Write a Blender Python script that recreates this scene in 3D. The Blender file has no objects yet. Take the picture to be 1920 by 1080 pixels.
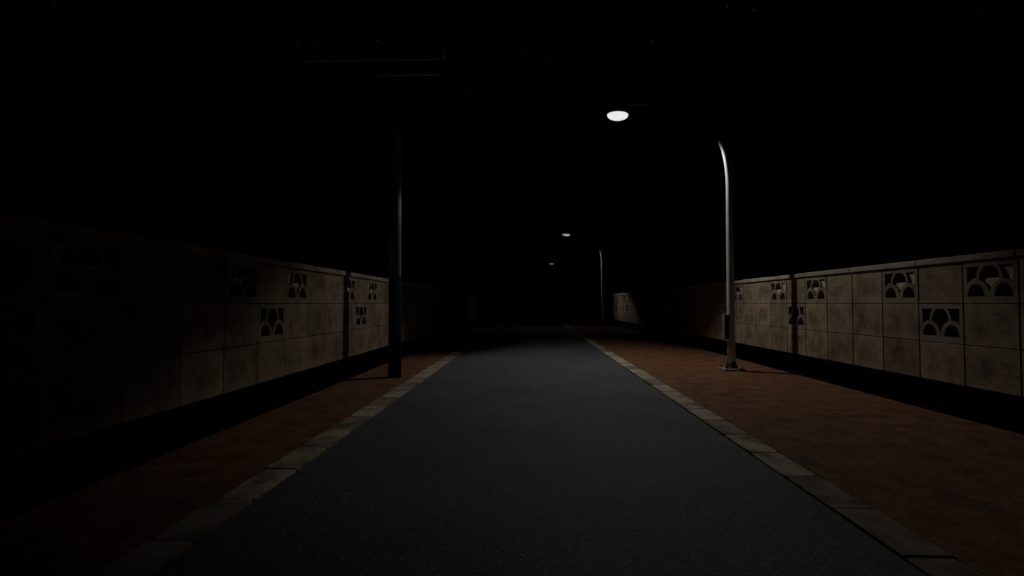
import bpy, bmesh, math, random
from mathutils import Vector, Matrix
random.seed(7)
sc = bpy.context.scene
COL = sc.collection
PI = math.pi

# ------------------------------------------------------------------ helpers
def link(name, me, mat=None, parent=None):
    o = bpy.data.objects.new(name, me)
    COL.objects.link(o)
    if mat is not None and not me.materials:
        me.materials.append(mat)
    if parent is not None:
        o.parent = parent
    return o

def empty(name, label, cat, loc=(0, 0, 0), group=None):
    o = bpy.data.objects.new(name, None)
    o.empty_display_size = 0.2
    COL.objects.link(o)
    o.location = loc
    o['label'] = label
    o['category'] = cat
    if group:
        o['group'] = group
    return o

def add_box(bm, x0, x1, y0, y1, z0, z1, tint=None):
    v = [bm.verts.new(p) for p in ((x0, y0, z0), (x1, y0, z0), (x1, y1, z0), (x0, y1, z0),
                                   (x0, y0, z1), (x1, y0, z1), (x1, y1, z1), (x0, y1, z1))]
    fs = [bm.faces.new([v[i] for i in q]) for q in
          ((3, 2, 1, 0), (4, 5, 6, 7), (0, 1, 5, 4), (1, 2, 6, 5), (2, 3, 7, 6), (3, 0, 4, 7))]
    if tint is not None:
        lay = bm.loops.layers.float_color.get('tint') or bm.loops.layers.float_color.new('tint')
        for f in fs:
            for l in f.loops:
                l[lay] = (tint, tint, tint, 1)
    return fs

def add_tube(bm, pts, radii, n=16, cap=True):
    """a round bar along points, parallel-transported frame"""
    rings = []
    up = Vector((0.3, 0.9, 0.1)).normalized()
    for i, p in enumerate(pts):
        p = Vector(p)
        a = Vector(pts[max(i - 1, 0)]); b = Vector(pts[min(i + 1, len(pts) - 1)])
        t = (b - a).normalized()
        s = t.cross(up).normalized(); u2 = s.cross(t)
        up = u2
        rings.append([bm.verts.new(p + radii[i] * (math.cos(2 * PI * k / n) * s + math.sin(2 * PI * k / n) * u2)) for k in range(n)])
    for a, b in zip(rings, rings[1:]):
        for k in range(n):
            f = bm.faces.new((a[k], a[(k + 1) % n], b[(k + 1) % n], b[k])); f.smooth = True
    if cap:
        bm.faces.new(rings[0][::-1]); bm.faces.new(rings[-1])

def add_lathe(bm, prof, n=40, smooth=True, mtx=None):
    """prof: (r, z) list, spun round z; open ends are closed by a cap"""
    mtx = mtx or Matrix()
    rings = [[bm.verts.new(mtx @ Vector((r * math.cos(2 * PI * k / n), r * math.sin(2 * PI * k / n), z))) for k in range(n)] for r, z in prof]
    for a, b in zip(rings, rings[1:]):
        for k in range(n):
            f = bm.faces.new((a[k], a[(k + 1) % n], b[(k + 1) % n], b[k])); f.smooth = smooth
    bm.faces.new(rings[0][::-1]); bm.faces.new(rings[-1])

def done(name, bm, mat, parent=None, bevel=0.0, seg=2):
    bmesh.ops.recalc_face_normals(bm, faces=bm.faces)
    me = bpy.data.meshes.new(name)
    bm.to_mesh(me); bm.free()
    o = link(name, me, mat, parent)
    if bevel:
        m = o.modifiers.new('bevel', 'BEVEL'); m.width = bevel; m.segments = seg; m.limit_method = 'ANGLE'
    return o

# ------------------------------------------------------------------ materials
def mat_new(name, rough=0.9, spec=0.3):
    m = bpy.data.materials.new(name); m.use_nodes = True
    nt = m.node_tree; b = nt.nodes['Principled BSDF']
    b.inputs['Roughness'].default_value = rough
    b.inputs['Specular IOR Level'].default_value = spec
    return m, nt, b

def N(nt, kind, **kw):
    n = nt.nodes.new(kind)
    for k, v in kw.items():
        if k in n.inputs.keys():
            n.inputs[k].default_value = v
        else:
            setattr(n, k, v)
    return n

def coords(nt, scale=(1, 1, 1)):
    g = N(nt, 'ShaderNodeNewGeometry')
    mp = N(nt, 'ShaderNodeMapping'); mp.inputs['Scale'].default_value = scale
    nt.links.new(g.outputs['Position'], mp.inputs['Vector'])
    return mp.outputs['Vector']

def noise(nt, vec, scale, detail=5, rough=0.6, dist=0.0):
    n = N(nt, 'ShaderNodeTexNoise'); n.inputs['Scale'].default_value = scale
    n.inputs['Detail'].default_value = detail; n.inputs['Roughness'].default_value = rough
    n.inputs['Distortion'].default_value = dist
    nt.links.new(vec, n.inputs['Vector'])
    return n.outputs['Fac']

def ramp(nt, fac, stops):
    r = N(nt, 'ShaderNodeValToRGB'); e = r.color_ramp.elements
    while len(e) < len(stops):
        e.new(0.5)
    for el, (p, c) in zip(e, stops):
        el.position = p
        el.color = (*c, 1) if isinstance(c, tuple) else (c, c, c, 1)
    nt.links.new(fac, r.inputs['Fac'])
    return r.outputs['Color']

def mix(nt, a, b, fac, mode='MIX'):
    n = N(nt, 'ShaderNodeMix', data_type='RGBA', blend_type=mode)
    for s, v in ((6, a), (7, b)):
        if isinstance(v, tuple):
            n.inputs[s].default_value = (*v, 1)
        else:
            nt.links.new(v, n.inputs[s])
    if isinstance(fac, (int, float)):
        n.inputs[0].default_value = fac
    else:
        nt.links.new(fac, n.inputs[0])
    return n.outputs[2]

def bump(nt, b, h, strength, dist):
    n = N(nt, 'ShaderNodeBump'); n.inputs['Strength'].default_value = strength; n.inputs['Distance'].default_value = dist
    nt.links.new(h, n.inputs['Height']); nt.links.new(n.outputs['Normal'], b.inputs['Normal'])

def concrete(name, base, dark, use_tint=True, stain=0.75, rough=0.92, cell=None):
    m, nt, b = mat_new(name, rough, 0.25)
    v = coords(nt)
    big = noise(nt, v, 2.3, 6, 0.62, 0.4)
    streak = noise(nt, coords(nt, (1, 0.9, 5.5)), 3.0, 6, 0.65, 0.6)
    fine = noise(nt, v, 34, 5, 0.7)
    c = mix(nt, base, dark, ramp(nt, big, ((0.46, 0.0), (0.68, stain))))
    c = mix(nt, c, dark, ramp(nt, streak, ((0.54, 0.0), (0.72, stain * 0.8))))
    c = mix(nt, c, ramp(nt, fine, ((0.3, 0.62), (0.7, 1.2))), 0.5, 'MULTIPLY')
    moss = noise(nt, v, 1.1, 4, 0.6)
    c = mix(nt, c, (0.92, 0.98, 0.82), ramp(nt, moss, ((0.5, 0.0), (0.65, 0.8))), 'MULTIPLY')
    if cell:
        sx = N(nt, 'ShaderNodeSeparateXYZ'); nt.links.new(v, sx.inputs[0])
        rims = []
        for out, o0, step in ((1, cell[0], cell[1]), (2, cell[2], cell[3])):
            a = N(nt, 'ShaderNodeMath', operation='SUBTRACT'); nt.links.new(sx.outputs[out], a.inputs[0]); a.inputs[1].default_value = o0
            p = N(nt, 'ShaderNodeMath', operation='PINGPONG'); nt.links.new(a.outputs[0], p.inputs[0]); p.inputs[1].default_value = step / 2
            w_ = N(nt, 'ShaderNodeMapRange', interpolation_type='SMOOTHSTEP'); nt.links.new(p.outputs[0], w_.inputs['Value'])
            w_.inputs['From Min'].default_value = 0.015; w_.inputs['From Max'].default_value = 0.2
            rims.append(w_.outputs['Result'])
        mm = N(nt, 'ShaderNodeMath', operation='MULTIPLY'); nt.links.new(rims[0], mm.inputs[0]); nt.links.new(rims[1], mm.inputs[1])
        dirt = ramp(nt, noise(nt, v, 4.2, 7, 0.68, 0.8), ((0.40, 0.0), (0.62, 0.62)))
        dm = N(nt, 'ShaderNodeMath', operation='MULTIPLY'); nt.links.new(mm.outputs[0], dm.inputs[0]); nt.links.new(dirt, dm.inputs[1])
        c = mix(nt, c, dark, dm.outputs[0])
    if use_tint:
        a = N(nt, 'ShaderNodeVertexColor', layer_name='tint')
        c = mix(nt, c, a.outputs['Color'], 1.0, 'MULTIPLY')
    nt.links.new(c, b.inputs['Base Color'])
    bump(nt, b, fine, 0.5, 0.01)
    return m

WALL_COL = ('weathered concrete block', (0.36, 0.278, 0.185), (0.06, 0.043, 0.028), True, 0.6, 0.92)
M_OPEN = concrete('openwork concrete', (0.30, 0.262, 0.20), (0.10, 0.085, 0.065), False)
M_WEB = concrete('web toned as lit', (0.56, 0.52, 0.45), (0.36, 0.32, 0.26), False, 0.5)  # paler than the blocks: light inside the recesses is put into this colour
M_COPE = concrete('coping concrete', (0.42, 0.375, 0.30), (0.17, 0.145, 0.11))
M_KERB = concrete('kerb concrete', (0.46, 0.385, 0.295), (0.12, 0.094, 0.07), True, 0.95)
M_PLATE = concrete('footing concrete', (0.34, 0.33, 0.31), (0.2, 0.19, 0.18), False, 0.4)

m, nt, b = mat_new('black bitumen paint', 0.95, 0.03)
nt.links.new(ramp(nt, noise(nt, coords(nt), 6), ((0.35, 0.0010), (0.75, 0.0028))), b.inputs['Base Color']); M_PLINTH = m

m, nt, b = mat_new('mortar', 0.95, 0.1)
nt.links.new(ramp(nt, noise(nt, coords(nt), 9), ((0.35, (0.02, 0.016, 0.011)), (0.7, (0.05, 0.04, 0.03)))), b.inputs['Base Color']); M_MORTAR = m

# asphalt: dark blue grey binder with pale grains
m, nt, b = mat_new('asphalt', 0.8, 0.2)
v = coords(nt)
vor = N(nt, 'ShaderNodeTexVoronoi', feature='F1'); vor.inputs['Scale'].default_value = 48; nt.links.new(v, vor.inputs['Vector'])
grain = N(nt, 'ShaderNodeSeparateColor'); nt.links.new(vor.outputs['Color'], grain.inputs[0])
patch = noise(nt, v, 0.9, 5, 0.6)
fine = noise(nt, v, 42, 6, 0.8)
c = ramp(nt, fine, ((0.32, (0.036, 0.039, 0.046)), (0.5, (0.095, 0.100, 0.113)), (0.68, (0.168, 0.176, 0.194))))
spk = N(nt, 'ShaderNodeMath', operation='GREATER_THAN'); spk.inputs[1].default_value = 0.94; nt.links.new(grain.outputs[0], spk.inputs[0])
spd = N(nt, 'ShaderNodeMath', operation='LESS_THAN'); spd.inputs[1].default_value = 0.36; nt.links.new(vor.outputs['Distance'], spd.inputs[0])
spm = N(nt, 'ShaderNodeMath', operation='MULTIPLY'); nt.links.new(spk.outputs[0], spm.inputs[0]); nt.links.new(spd.outputs[0], spm.inputs[1])
c = mix(nt, c, (0.34, 0.35, 0.38), spm.outputs[0])
c = mix(nt, c, ramp(nt, patch, ((0.3, 0.8), (0.7, 1.12))), 1.0, 'MULTIPLY')
nt.links.new(c, b.inputs['Base Color'])
bump(nt, b, vor.outputs['Distance'], 0.35, 0.008)
M_ROAD = m

# red-brown pavement
m, nt, b = mat_new('red brown pavement', 0.93, 0.2)
v = coords(nt)
n1 = noise(nt, v, 3.2, 6, 0.65, 0.3); n2 = noise(nt, v, 22, 5, 0.7); n3 = noise(nt, v, 60, 3, 0.6)
c = ramp(nt, n1, ((0.33, (0.125, 0.051, 0.022)), (0.5, (0.205, 0.098, 0.045)), (0.66, (0.27, 0.128, 0.062))))
c = mix(nt, c, ramp(nt, n2, ((0.34, 0.35), (0.66, 1.5))), 0.8, 'MULTIPLY')
c = mix(nt, c, (0.42, 0.31, 0.19), ramp(nt, n3, ((0.62, 0.0), (0.70, 0.7))))
br = N(nt, 'ShaderNodeTexBrick'); br.inputs['Scale'].default_value = 1.0
br.inputs['Brick Width'].default_value = 0.21; br.inputs['Row Height'].default_value = 0.105; br.inputs['Mortar Size'].default_value = 0.004
br.inputs['Color1'].default_value = (1, 1, 1, 1); br.inputs['Color2'].default_value = (0.8, 0.8, 0.8, 1); br.inputs['Mortar'].default_value = (0.55, 0.55, 0.55, 1)
nt.links.new(v, br.inputs['Vector'])
c = mix(nt, c, br.outputs['Color'], 0.55, 'MULTIPLY')
nt.links.new(c, b.inputs['Base Color']); bump(nt, b, n2, 0.4, 0.006)
M_PAVE = m

m, nt, b = mat_new('bare soil', 0.95, 0.1)
nt.links.new(ramp(nt, noise(nt, coords(nt), 2.5, 7), ((0.3, (0.03, 0.024, 0.016)), (0.7, (0.075, 0.06, 0.04)))), b.inputs['Base Color']); M_SOIL = m

m, nt, b = mat_new('galvanised steel', 0.45, 0.5)
c = ramp(nt, noise(nt, coords(nt, (1, 1, 0.35)), 9, 5, 0.6), ((0.3, (0.50, 0.515, 0.525)), (0.7, (0.68, 0.695, 0.705))))
nt.links.new(c, b.inputs['Base Color']); b.inputs['Metallic'].default_value = 0.0; M_STEEL = m

m, nt, b = mat_new('dark steel and unlit arm', 0.5, 0.4)
nt.links.new(ramp(nt, noise(nt, coords(nt), 12), ((0.3, 0.02), (0.7, 0.035))), b.inputs['Base Color']); M_DARK = m

m, nt, b = mat_new('grey box paint', 0.6, 0.3)
nt.links.new(ramp(nt, noise(nt, coords(nt), 14), ((0.3, 0.16), (0.7, 0.26))), b.inputs['Base Color']); M_BOX = m

m, nt, b = mat_new('grey utility concrete', 0.9, 0.25)
nt.links.new(ramp(nt, noise(nt, coords(nt, (1, 1, 0.3)), 7, 6), ((0.3, (0.19, 0.18, 0.165)), (0.7, (0.30, 0.285, 0.26)))), b.inputs['Base Color']); M_POLE = m

m, nt, b = mat_new('black pole wrap', 0.9, 0.15)
nt.links.new(ramp(nt, noise(nt, coords(nt), 30), ((0.3, 0.006), (0.7, 0.012))), b.inputs['Base Color']); M_WRAP = m

def bowl_mat(name, strength):
    m, nt, b = mat_new(name, 1.0, 0.0)
    b.inputs['Base Color'].default_value = (0.02, 0.02, 0.02, 1)
    b.inputs['Emission Color'].default_value = (0.97, 0.985, 1.0, 1)
    b.inputs['Emission Strength'].default_value = strength
    return m
M_BOWL = bowl_mat('lit opal bowl', 0.83)
M_BOWL2 = bowl_mat('dimmer opal bowl', 0.30)
M_BOWL3 = bowl_mat('faint opal bowl', 0.11)

m, nt, b = mat_new('leaves', 0.7, 0.3)
oi = noise(nt, coords(nt), 5)
nt.links.new(ramp(nt, oi, ((0.3, (0.022, 0.04, 0.012)), (0.7, (0.07, 0.10, 0.03)))), b.inputs['Base Color']); M_LEAF = m
m, nt, b = mat_new('bark', 0.95, 0.1)
nt.links.new(ramp(nt, noise(nt, coords(nt, (1, 1, 0.2)), 14), ((0.3, (0.05, 0.035, 0.025)), (0.7, (0.13, 0.1, 0.07)))), b.inputs['Base Color']); M_BARK = m

# ------------------------------------------------------------------ layout
EYE = 1.5                       # above the pavement (pavement top is z = 0)
ROAD_Z = -0.016
RX0, RX1 = -2.12, 2.20          # road edges
KL, KR = -2.42, 2.50            # outer kerb edges
WL, WR = -3.64, 5.62            # road faces of the two walls
Y0, Y1 = -6.0, 82.0
PL_TOP, COP_B, COP_T = 0.427, 2.04, 2.128
ROW = (COP_B - PL_TOP) / 3

def struct(name, bm, mat, bevel=0):
    o = done(name, bm, mat, None, bevel); o['kind'] = 'structure'; return o

def sheet(name, x0, x1, y0, y1, z, mat):
    bm = bmesh.new()
    ny = 60
    vs = [[bm.verts.new((x, y0 + (y1 - y0) * j / ny, z)) for x in (x0, x1)] for j in range(ny + 1)]
    for a, c in zip(vs, vs[1:]):
        bm.faces.new((a[0], a[1], c[1], c[0]))
    return struct(name, bm, mat)

sheet('ground', -250, 250, -60, 500, -0.12, M_SOIL)
sheet('road', RX0, RX1, -8, 220, ROAD_Z, M_ROAD)
bm = bmesh.new(); add_box(bm, WL - 0.02, KL - 0.006, -8, 220, -0.1, 0.0); struct('pavement', bm, M_PAVE)
bm = bmesh.new(); add_box(bm, KR + 0.006, WR + 0.02, -8, 220, -0.1, 0.0); struct('pavement', bm, M_PAVE)

def kerb(x0, x1, ystart):
    bm = bmesh.new(); L = 0.7425
    k0 = int((-7 - ystart) / L)
    for k in range(k0, 200):
        y = ystart + k * L
        dz = random.uniform(-0.004, 0.004); dx = random.uniform(-0.004, 0.004)
        # one stone: its long edges wander a few millimetres and its corners are chipped
        tint = random.uniform(0.5, 1.25); n = 8; rows = []
        lay = bm.loops.layers.float_color.get('tint') or bm.loops.layers.float_color.new('tint')
        for j in range(n + 1):
            yy = y + 0.008 + (L - 0.016) * j / n
            chip = random.uniform(0.0, 0.014) if j in (0, n) else 0.0
            a = x0 + dx + random.uniform(-0.004, 0.004) + chip; c_ = x1 + dx + random.uniform(-0.004, 0.004) - chip
            zt = 0.004 + dz + random.uniform(-0.0015, 0.0015) - chip * 0.3
            rows.append([bm.verts.new(p) for p in ((a, yy, -0.11), (a, yy, zt), (c_, yy, zt), (c_, yy, -0.11))])
        fs = [bm.faces.new(rows[0][::-1]), bm.faces.new(rows[-1])]
        for r0, r1 in zip(rows, rows[1:]):
            for i in range(4):
                fs.append(bm.faces.new((r0[i], r0[(i + 1) % 4], r1[(i + 1) % 4], r1[i])))
        for f in fs:
            for l in f.loops:
                l[lay] = (tint, tint, tint, 1)
    return struct('kerb', bm, M_KERB, 0.006)
kerb(KL, RX0 - 0.007, 3.335)
kerb(RX1 + 0.007, KR, 3.29)

# ------------------------------------------------------------------ walls of concrete block with openwork blocks
def ell(uc, vc, a, h, t0, t1, n=14):
    return [(uc + a * math.cos(t0 + (t1 - t0) * i / n), vc + h * math.sin(t0 + (t1 - t0) * i / n)) for i in range(n + 1)]

def plate_mesh(name, outer, holes, thick):
    """a flat plate with holes, u along x, v along y, extruded along z and centred"""
    cu = bpy.data.curves.new(name, 'CURVE'); cu.dimensions = '2D'; cu.fill_mode = 'BOTH'; cu.extrude = thick / 2
    for poly in [outer] + holes:
        sp = cu.splines.new('POLY'); sp.points.add(len(poly) - 1)
        for p, (u, v_) in zip(sp.points, poly):
            p.co = (u, v_, 0, 1)
        sp.use_cyclic_u = True
    tmp = bpy.data.objects.new('tmp', cu); COL.objects.link(tmp)
    dg = bpy.context.evaluated_depsgraph_get()
    me = bpy.data.meshes.new_from_object(tmp.evaluated_get(dg))
    me.name = name
    bpy.data.objects.remove(tmp); bpy.data.curves.remove(cu)
    bm = bmesh.new(); bm.from_mesh(me)
    bmesh.ops.remove_doubles(bm, verts=bm.verts, dist=1e-5)
    bmesh.ops.recalc_face_normals(bm, faces=bm.faces)
    bm.to_mesh(me); bm.free()
    for p in me.polygons:
        p.use_smooth = False
    return me

BW, BH = 0.776, ROW - 0.011          # block face
UC = BW / 2
U0, U1, V0, VM, VT = 0.056, BW - 0.056, 0.083, 0.311, 0.462
C1 = U0 + 0.004 + 0.130; C2 = BW - C1
RO = UC - C1                          # outer half width: the two outer arcs meet on the centre line
def outer_v(u, c):
    return V0 + 0.215 * math.sqrt(max(0.0, 1 - ((u - c) / RO) ** 2))
arch1 = ell(C1, V0, 0.130, 0.163, 0, PI)
arch2 = ell(C2, V0, 0.130, 0.163, 0, PI)
AI, AO = 0.146, 0.192
topin = [(u, min(v_, VT)) for u, v_ in ell(UC, VM, AI, 0.158, 0, PI, 18)]
vee = []
for i in range(9):
    u = (UC - AI) + (AI - 0.006) * i / 8
    vee.append((u, outer_v(u, C1)))
veer = [(BW - u, v_) for u, v_ in vee[::-1]]
hole_c = topin + vee + veer
tt = math.asin(min(1, (VT - VM) / 0.2))
corner = [(U0, VT)] + [(UC - AO * math.cos(t), VM + 0.2 * math.sin(t)) for t in [tt * (1 - i / 6) for i in range(7)]]
for i in range(8):
    u = (UC - AO) + (U0 - (UC - AO)) * i / 7
    corner.append((u, outer_v(u, C1)))
corner_r = [(BW - u, v_) for u, v_ in corner]
rect = [(0, 0), (BW, 0), (BW, BH), (0, BH)]
TH = 0.15
ME_OPEN = plate_mesh('openwork_block', rect, [arch1, arch2, hole_c, corner, corner_r], TH)
ME_OPEN.materials.append(M_OPEN)
g = 0.004
web_out = [(U0 - g, V0 - g), (U1 + g, V0 - g), (U1 + g, VM), (0.275, VM), (0.275, VT + g), (U0 - g, VT + g)]
arch1b = ell(C1, V0 + 0.001, 0.133, 0.166, 0, PI); arch2b = ell(C2, V0 + 0.001, 0.133, 0.166, 0, PI)
ME_WEB = plate_mesh('web', web_out, [arch1b, arch2b], 0.05)
ME_WEB.materials.append(M_WEB)

def wall(face_x, side, ystart, mod, label):
    """side +1: the wall body lies beyond +x of its face; flower pattern every five blocks"""
    root = empty('boundary_wall', label, 'wall', (face_x, (Y0 + Y1) / 2, 0))
    off = Vector(root.location)
    def part(name, bm, mat, bevel=0.0, seg=2):
        bmesh.ops.translate(bm, verts=bm.verts, vec=-off)
        return done(name, bm, mat, root, bevel, seg)
    def xr(d0, d1):
        a, c = face_x + side * d0, face_x + side * d1
        return min(a, c), max(a, c)
    k0 = int(math.floor((Y0 - ystart) / mod)); k1 = int((Y1 - ystart) / mod)
    ya, yb = ystart + k0 * mod, ystart + (k1 + 1) * mod
    blocks = bmesh.new(); mortar = bmesh.new()
    for r in range(3):
        z = PL_TOP + r * ROW
        run = None
        for k in range(k0, k1 + 2):
            q = k % 5
            flower = (r == 2 and q in (0, 2)) or (r == 1 and q == 1)
            y = ystart + k * mod
            if k > k1 or flower:
                if run is not None:
                    add_box(mortar, *xr(0.009, TH - 0.009), run, y, z, z + ROW); run = None
            elif run is None:
                run = y
            if k > k1:
                continue
            if flower:
                me = ME_OPEN
                o = link('openwork_block', me, None, root)
                # u -> +y, v -> +z, plate thickness -> x
                mx = Matrix(((0, 0, 1, face_x + side * TH / 2), (1, 0, 0, y + (mod - BW) / 2), (0, 1, 0, z + 0.0055), (0, 0, 0, 1)))
                o.matrix_local = Matrix.Translation(-off) @ mx
                if r == 2:
                    w = link('web', ME_WEB, None, o)
                    w.location = (0, 0, -side * (TH / 2 - 0.055))
                continue
            e = random.uniform(0.0, 0.003)
            add_box(blocks, *xr(e, TH - e), y + (mod - BW) / 2, y + (mod + BW) / 2, z + 0.0055, z + ROW - 0.0055, random.uniform(0.78, 1.15))
    part('blockwork', blocks, concrete(*WALL_COL, cell=(ystart, mod, PL_TOP, ROW)), 0.006)
    part('mortar', mortar, M_MORTAR)
    bm = bmesh.new(); add_box(bm, *xr(0.002, TH + 0.002), ya, yb, -0.12, PL_TOP - 0.002); part('plinth', bm, M_PLINTH)
    bm = bmesh.new()
    L = mod * 2
    n = int((yb - ya) / L)
    for i in range(n + 1):
        y = ya + i * L
        add_box(bm, *xr(-0.035, TH + 0.035), y + 0.002, min(y + L, yb) - 0.002, COP_B + random.uniform(0.0, 0.003), COP_T + random.uniform(-0.003, 0.003), random.uniform(0.88, 1.1))
    part('coping', bm, M_COPE, 0.018, 3)
    return root

wall(WR, 1, 6.352, 0.80, 'stained concrete block wall behind the lit street lamp post, on the wide pavement side')
wall(WL, -1, 6.217, 0.786, 'stained concrete block wall behind the dark utility pole, mostly in darkness')

# ------------------------------------------------------------------ street lamps
HX, HY, HZ = -2.30, 1.35, 6.365     # centre of the bowl's rim from the foot of the lamp
def arm_points():
    d = Vector((HX, HY, 0)); Lh = d.length; d.normalize()
    prof = [(0.0, 0.2), (0.0, 2.0), (0.0, 3.6), (0.0, 4.2), (0.02, 4.55), (0.06, 4.85), (0.13, 5.12), (0.25, 5.4), (0.44, 5.69),
            (0.74, 5.95), (1.04, 6.16), (1.4, 6.33), (1.8, 6.45), (2.2, 6.53), (Lh - 0.06, 6.56)]
    return [(d.x * s, d.y * s, z) for s, z in prof]

def beam_nodes(la, fa=0.42, fw=0.5, fr=1.75, road=1.0, r0=0.3, r1=0.7, n1=1.19, post=2.4):
    """photometric web of the lamp: where the reflector throws its light, by direction only"""
    la.use_nodes = True
    nt = la.node_tree; em = nt.nodes['Emission']
    tc = N(nt, 'ShaderNodeTexCoord'); sx = N(nt, 'ShaderNodeSeparateXYZ'); nt.links.new(tc.outputs['Normal'], sx.inputs[0])
    def mth(op, a, c=None):
        n = N(nt, 'ShaderNodeMath', operation=op)
        for i, v_ in enumerate((a, c)):
            if v_ is None:
                continue
            if isinstance(v_, (int, float)):
                n.inputs[i].default_value = v_
            else:
                nt.links.new(v_, n.inputs[i])
        return n.outputs[0]
    def smooth(x, a, c, lo, hi):
        n = N(nt, 'ShaderNodeMapRange', interpolation_type='SMOOTHSTEP')
        nt.links.new(x, n.inputs['Value'])
        n.inputs['From Min'].default_value = a; n.inputs['From Max'].default_value = c
        n.inputs['To Min'].default_value = lo; n.inputs['To Max'].default_value = hi
        return n.outputs['Result']
    tx = mth('MULTIPLY', mth('DIVIDE', sx.outputs[0], sx.outputs[2]), -1.0)
    ty = mth('MULTIPLY', mth('DIVIDE', sx.outputs[1], sx.outputs[2]), -1.0)
    fwid = smooth(mth('ABSOLUTE', tx), 0.2, 0.75, fr, fw)
    far = smooth(mth('DIVIDE', mth('SUBTRACT', mth('ADD', ty, mth('MULTIPLY', mth('ABSOLUTE', tx), 0.5)), fa), fwid), 0.0, 1.0, 1.0, 0.0)
    ell_ = mth('ADD', mth('MULTIPLY', mth('ABSOLUTE', mth('MULTIPLY', tx, ty)), smooth(tx, -0.9, -0.2, 0.31, 0.25)), mth('MULTIPLY', mth('MULTIPLY', ty, ty), 0.2))
    near = smooth(ell_, 0.6, n1, 1.0, 0.022)
    rho = mth('ADD', mth('MULTIPLY', tx, tx), mth('MULTIPLY', ty, ty))
    high = smooth(rho, 4.2, 8.4, 1.0, 0.0)
    left = mth('MULTIPLY', smooth(tx, -1.5, -0.4, 0.62, 1.0), smooth(tx, -2.1, -1.5, 3.2, 1.0))
    pole_side = smooth(tx, 0.75, 1.8, 1.0, post)
    road_side = smooth(tx, r0, r1, road, 1.0)
    nt.links.new(mth('MULTIPLY', mth('MULTIPLY', far, near), mth('MULTIPLY', mth('MULTIPLY', pole_side, road_side), mth('MULTIPLY', high, left))), em.inputs['Strength'])

def street_lamp(label, bowl_mat_, loc, power, glow, beam=()):
    root = empty('street_lamp', label, 'street lamp', loc, 'street lamps along the wide pavement')
    bm = bmesh.new(); add_box(bm, -0.22, 0.22, -0.22, 0.22, 0.0, 0.045); done('base_plate', bm, M_PLATE, root, 0.006)
    bm = bmesh.new()
    add_lathe(bm, [(0.145, 0.045), (0.14, 0.055), (0.118, 0.11), (0.1, 0.165), (0.09, 0.195)], 24); done('skirt', bm, M_DARK, root)
    for sx, sy in ((1, 1), (1, -1), (-1, 1), (-1, -1)):
        bm = bmesh.new(); add_lathe(bm, [(0.018, 0.045), (0.018, 0.075), (0.010, 0.078), (0.010, 0.10)], 6, False, Matrix.Translation((sx * 0.17, sy * 0.17, 0)))
        done('bolt', bm, M_DARK, root)
    pts = arm_points()
    rad = [0.088, 0.083, 0.077, 0.074, 0.071, 0.068, 0.064, 0.06, 0.055, 0.05, 0.046, 0.043, 0.041, 0.04, 0.04]
    # refine the curve with Catmull-Rom so the bend is smooth
    P = [Vector(p) for p in pts]; fine, fr = [], []
    for i in range(len(P) - 1):
        p0, p1, p2, p3 = P[max(i - 1, 0)], P[i], P[i + 1], P[min(i + 2, len(P) - 1)]
        for s in range(4):
            t = s / 4
            fine.append(0.5 * ((2 * p1) + (p2 - p0) * t + (2 * p0 - 5 * p1 + 4 * p2 - p3) * t * t + (3 * p1 - p0 - 3 * p2 + p3) * t ** 3))
            fr.append(rad[i] + (rad[i + 1] - rad[i]) * t)
    fine.append(P[-1]); fr.append(rad[-1])
    cut = next(i for i, p in enumerate(fine) if p.z > 5.3)
    bm = bmesh.new(); add_tube(bm, fine[:cut + 1], fr[:cut + 1], 20); done('pole', bm, M_STEEL, root)
    bm = bmesh.new(); add_tube(bm, fine[cut - 1:], [r + 0.002 for r in fr[cut - 1:]], 20); done('arm', bm, M_DARK, root)  # dark colour stands in for the arm getting no light above the beam
    # service box strapped to the road side of the pole
    bx = bmesh.new(); add_box(bx, -0.175, -0.07, -0.075, 0.075, 0.70, 1.26); box = done('service_box', bx, M_BOX, root, 0.008)
    bx = bmesh.new(); add_box(bx, -0.165, -0.08, -0.083, -0.074, 0.73, 1.23); done('box_door', bx, M_DARK, box, 0.003)
    # head: dark housing, collar and opal bowl, tipped a little up along the arm
    tilt = Matrix.Translation((HX, HY, HZ)) @ Matrix.Rotation(math.radians(3.0), 4, 'Y')
    bm = bmesh.new()
    add_lathe(bm, [(0.272, -0.036), (0.282, -0.018), (0.275, 0.022), (0.25, 0.05), (0.19, 0.085), (0.155, 0.12), (0.145, 0.235), (0.13, 0.25)], 40, True, tilt)
    done('housing', bm, M_DARK, root)
    bm = bmesh.new()
    pr = [(0.266 * math.cos(a) ** 0.8, -0.03 - 0.118 * math.sin(a) ** 0.9) for a in [PI / 2 * i / 12 for i in range(12)]] + [(0.02, -0.148)]
    add_lathe(bm, pr[::-1], 40, True, tilt)
    done('bowl', bm, bowl_mat_, root)
    la = bpy.data.lights.new('lamp_beam', 'SPOT'); la.energy = power; la.color = (1.0, 0.95, 0.885)
    la.spot_size = math.radians(176); la.spot_blend = 0.05; la.shadow_soft_size = 0.07
    lo = bpy.data.objects.new('lamp_beam', la); COL.objects.link(lo); lo.parent = root
    lo.location = (HX, HY, HZ - 0.245)
    beam_nodes(la, *beam)
    if glow:
        la = bpy.data.lights.new('bowl_glow', 'POINT'); la.energy = glow; la.color = (1.0, 0.97, 0.93); la.shadow_soft_size = 0.05
        lo = bpy.data.objects.new('bowl_glow', la); COL.objects.link(lo); lo.parent = root; lo.location = (HX, HY, HZ - 0.30)
    return root

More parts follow.
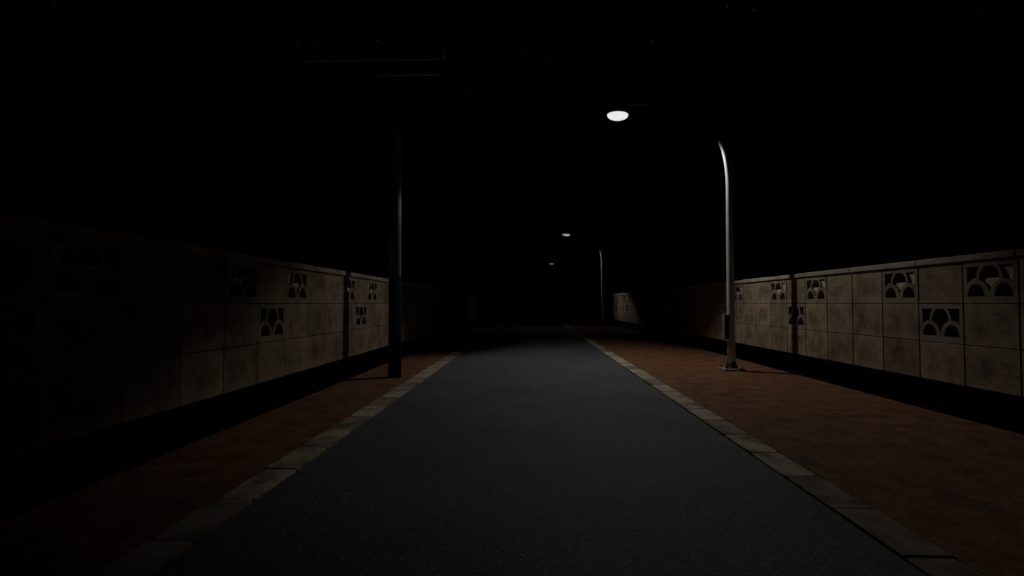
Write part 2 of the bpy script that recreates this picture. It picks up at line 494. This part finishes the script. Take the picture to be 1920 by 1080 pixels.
LX, LY, SP = 4.52, 12.26, 23.6
street_lamp('nearest and brightest street lamp, tall curved grey post on a square plate', M_BOWL, (LX, LY, 0), 370, 0.9)
street_lamp('second curved street lamp farther along the street, thin grey post beside a dim wall patch', M_BOWL2, (LX + 0.24, LY + SP, 0), 420, 0, (-0.45, 0.8, 0.8, 0.09, 0.45, 0.62, 0.95, 0.9))
street_lamp('farthest curved street lamp, only its small dim grey bowl showing in the darkness', M_BOWL3, (LX + 0.25, LY + 2 * SP + 3.4, 0), 14, 0, (-0.65, 0.7, 0.7, 0.1, 0.45, 0.62))

# ------------------------------------------------------------------ utility pole on the narrow pavement
up = empty('utility_pole', 'dark concrete utility pole with black wrapped foot on the narrow left pavement', 'utility pole', (-2.79, 10.85, 0))
bm = bmesh.new(); add_tube(bm, [(0, 0, -0.1), (0, 0, 4), (0, 0, 8.2)], [0.125, 0.112, 0.095], 28); done('shaft', bm, M_POLE, up)
bm = bmesh.new(); add_tube(bm, [(0, 0, 0.0), (0, 0, 1.0), (0, 0, 2.05)], [0.134, 0.131, 0.128], 28); done('wrap', bm, M_WRAP, up)
for z, x0, x1 in ((6.52, -1.95, 0.9), (6.2, -0.4, 0.9)):
    bm = bmesh.new(); add_box(bm, x0, x1, -0.20, -0.125, z - 0.0375, z + 0.0375); ca = done('crossarm', bm, M_STEEL, up, 0.004)
    for x in ([-1.8, -1.2, -0.45, 0.35, 0.8] if x0 < -1 else [-0.3, 0.35, 0.8]):
        bm = bmesh.new()
        add_lathe(bm, [(0.015, 0.0375), (0.015, 0.07), (0.05, 0.075), (0.045, 0.1), (0.03, 0.105), (0.045, 0.115), (0.035, 0.15), (0.015, 0.16)], 14, True, Matrix.Translation((x, -0.1625, z)))
        done('insulator', bm, M_DARK, ca)

# ------------------------------------------------------------------ small tree over the far wall
tr = empty('garden_tree', 'small dark green tree leaning over the far end of the right wall', 'tree', (7.3, 31.0, -0.12))
bm = bmesh.new()
add_tube(bm, [(0, 0, -0.1), (0.02, 0, 0.9), (-0.1, 0.05, 1.8), (-0.25, 0, 2.6)], [0.13, 0.11, 0.09, 0.06], 10)
limbs = [((-0.1, 0.05, 1.8), (-0.8, -0.3, 2.9)), ((-0.25, 0, 2.5), (0.3, 0.5, 3.4)), ((-0.2, 0, 2.3), (-0.5, 0.6, 3.3)), ((-0.25, 0, 2.6), (-0.4, -0.4, 3.9))]
for a, c in limbs:
    a, c = Vector(a), Vector(c); mid = (a + c) / 2 + Vector((0, 0, 0.12))
    add_tube(bm, [a, mid, c], [0.055, 0.04, 0.018], 7)
done('trunk', bm, M_BARK, tr)
bm = bmesh.new(); rnd = random.Random(3)
clumps = [(Vector(c), rnd.uniform(0.35, 0.6)) for _, c in limbs] + [(Vector((rnd.gauss(-0.3, 0.5), rnd.gauss(0, 0.5), rnd.uniform(2.7, 4.0))), rnd.uniform(0.25, 0.5)) for _ in range(12)]
for c, r in clumps:
    for _ in range(170):
        d = Vector((rnd.gauss(0, 1), rnd.gauss(0, 1), rnd.gauss(0, 0.8))).normalized() * r * rnd.uniform(0.35, 1.05)
        p = c + d
        q = Matrix.Rotation(rnd.uniform(0, 6.28), 3, 'Z') @ Matrix.Rotation(rnd.uniform(-1.1, 1.1), 3, 'X')
        L, W = rnd.uniform(0.05, 0.09), rnd.uniform(0.02, 0.035)
        bm.faces.new([bm.verts.new(p + q @ Vector(k)) for k in ((0, -L, 0), (W, 0, 0.01), (0, L, 0), (-W, 0, 0.01))])
me = bpy.data.meshes.new('crown'); bm.to_mesh(me); bm.free(); link('crown', me, M_LEAF, tr)

# ------------------------------------------------------------------ night sky
w = bpy.data.worlds.new('World'); sc.world = w; w.use_nodes = True
nt = w.node_tree; bg = nt.nodes['Background']
sky = nt.nodes.new('ShaderNodeTexSky'); sky.sky_type = 'NISHITA'; sky.sun_disc = False
sky.sun_elevation = math.radians(-8); sky.sun_rotation = math.radians(200)
tc = nt.nodes.new('ShaderNodeTexCoord')
vo = nt.nodes.new('ShaderNodeTexVoronoi'); vo.feature = 'F1'; vo.inputs['Scale'].default_value = 75
nt.links.new(tc.outputs['Generated'], vo.inputs['Vector'])
lt = N(nt, 'ShaderNodeMath', operation='LESS_THAN'); lt.inputs[1].default_value = 0.055; nt.links.new(vo.outputs['Distance'], lt.inputs[0])
sp = nt.nodes.new('ShaderNodeSeparateColor'); nt.links.new(vo.outputs['Color'], sp.inputs[0])
pw = N(nt, 'ShaderNodeMath', operation='POWER'); pw.inputs[1].default_value = 3.0; nt.links.new(sp.outputs[0], pw.inputs[0])
m1 = N(nt, 'ShaderNodeMath', operation='MULTIPLY'); nt.links.new(lt.outputs[0], m1.inputs[0]); nt.links.new(pw.outputs[0], m1.inputs[1])
sz = nt.nodes.new('ShaderNodeSeparateXYZ'); nt.links.new(tc.outputs['Generated'], sz.inputs[0])
hi = N(nt, 'ShaderNodeMapRange'); hi.inputs['From Min'].default_value = 0.33; hi.inputs['From Max'].default_value = 0.45
nt.links.new(sz.outputs['Z'], hi.inputs['Value'])
m2 = N(nt, 'ShaderNodeMath', operation='MULTIPLY'); nt.links.new(m1.outputs[0], m2.inputs[0]); nt.links.new(hi.outputs[0], m2.inputs[1])
m3 = N(nt, 'ShaderNodeMath', operation='MULTIPLY'); m3.inputs[1].default_value = 0.05; nt.links.new(m2.outputs[0], m3.inputs[0])
sc1 = N(nt, 'ShaderNodeVectorMath', operation='SCALE'); sc1.inputs['Scale'].default_value = 0.0008
nt.links.new(sky.outputs[0], sc1.inputs[0])
ad = N(nt, 'ShaderNodeVectorMath', operation='ADD'); nt.links.new(sc1.outputs[0], ad.inputs[0]); nt.links.new(m3.outputs[0], ad.inputs[1])
nt.links.new(ad.outputs[0], bg.inputs['Color']); bg.inputs['Strength'].default_value = 1.0

# ------------------------------------------------------------------ camera
cam = bpy.data.cameras.new('camera'); co = bpy.data.objects.new('camera', cam); COL.objects.link(co)
cam.sensor_width = 36; cam.lens = 36 * 1000 / 1920; cam.clip_end = 2000; cam.clip_start = 0.05
co.location = (0, 0, EYE)
co.rotation_euler = (math.radians(90 + 1.68), 0, math.radians(2.06))
sc.camera = co
sc.view_settings.view_transform = 'Standard'; sc.view_settings.look = 'None'
sc.view_settings.exposure = 0; sc.view_settings.gamma = 1
try:
    sc.cycles.use_denoising = True
except Exception:
    pass
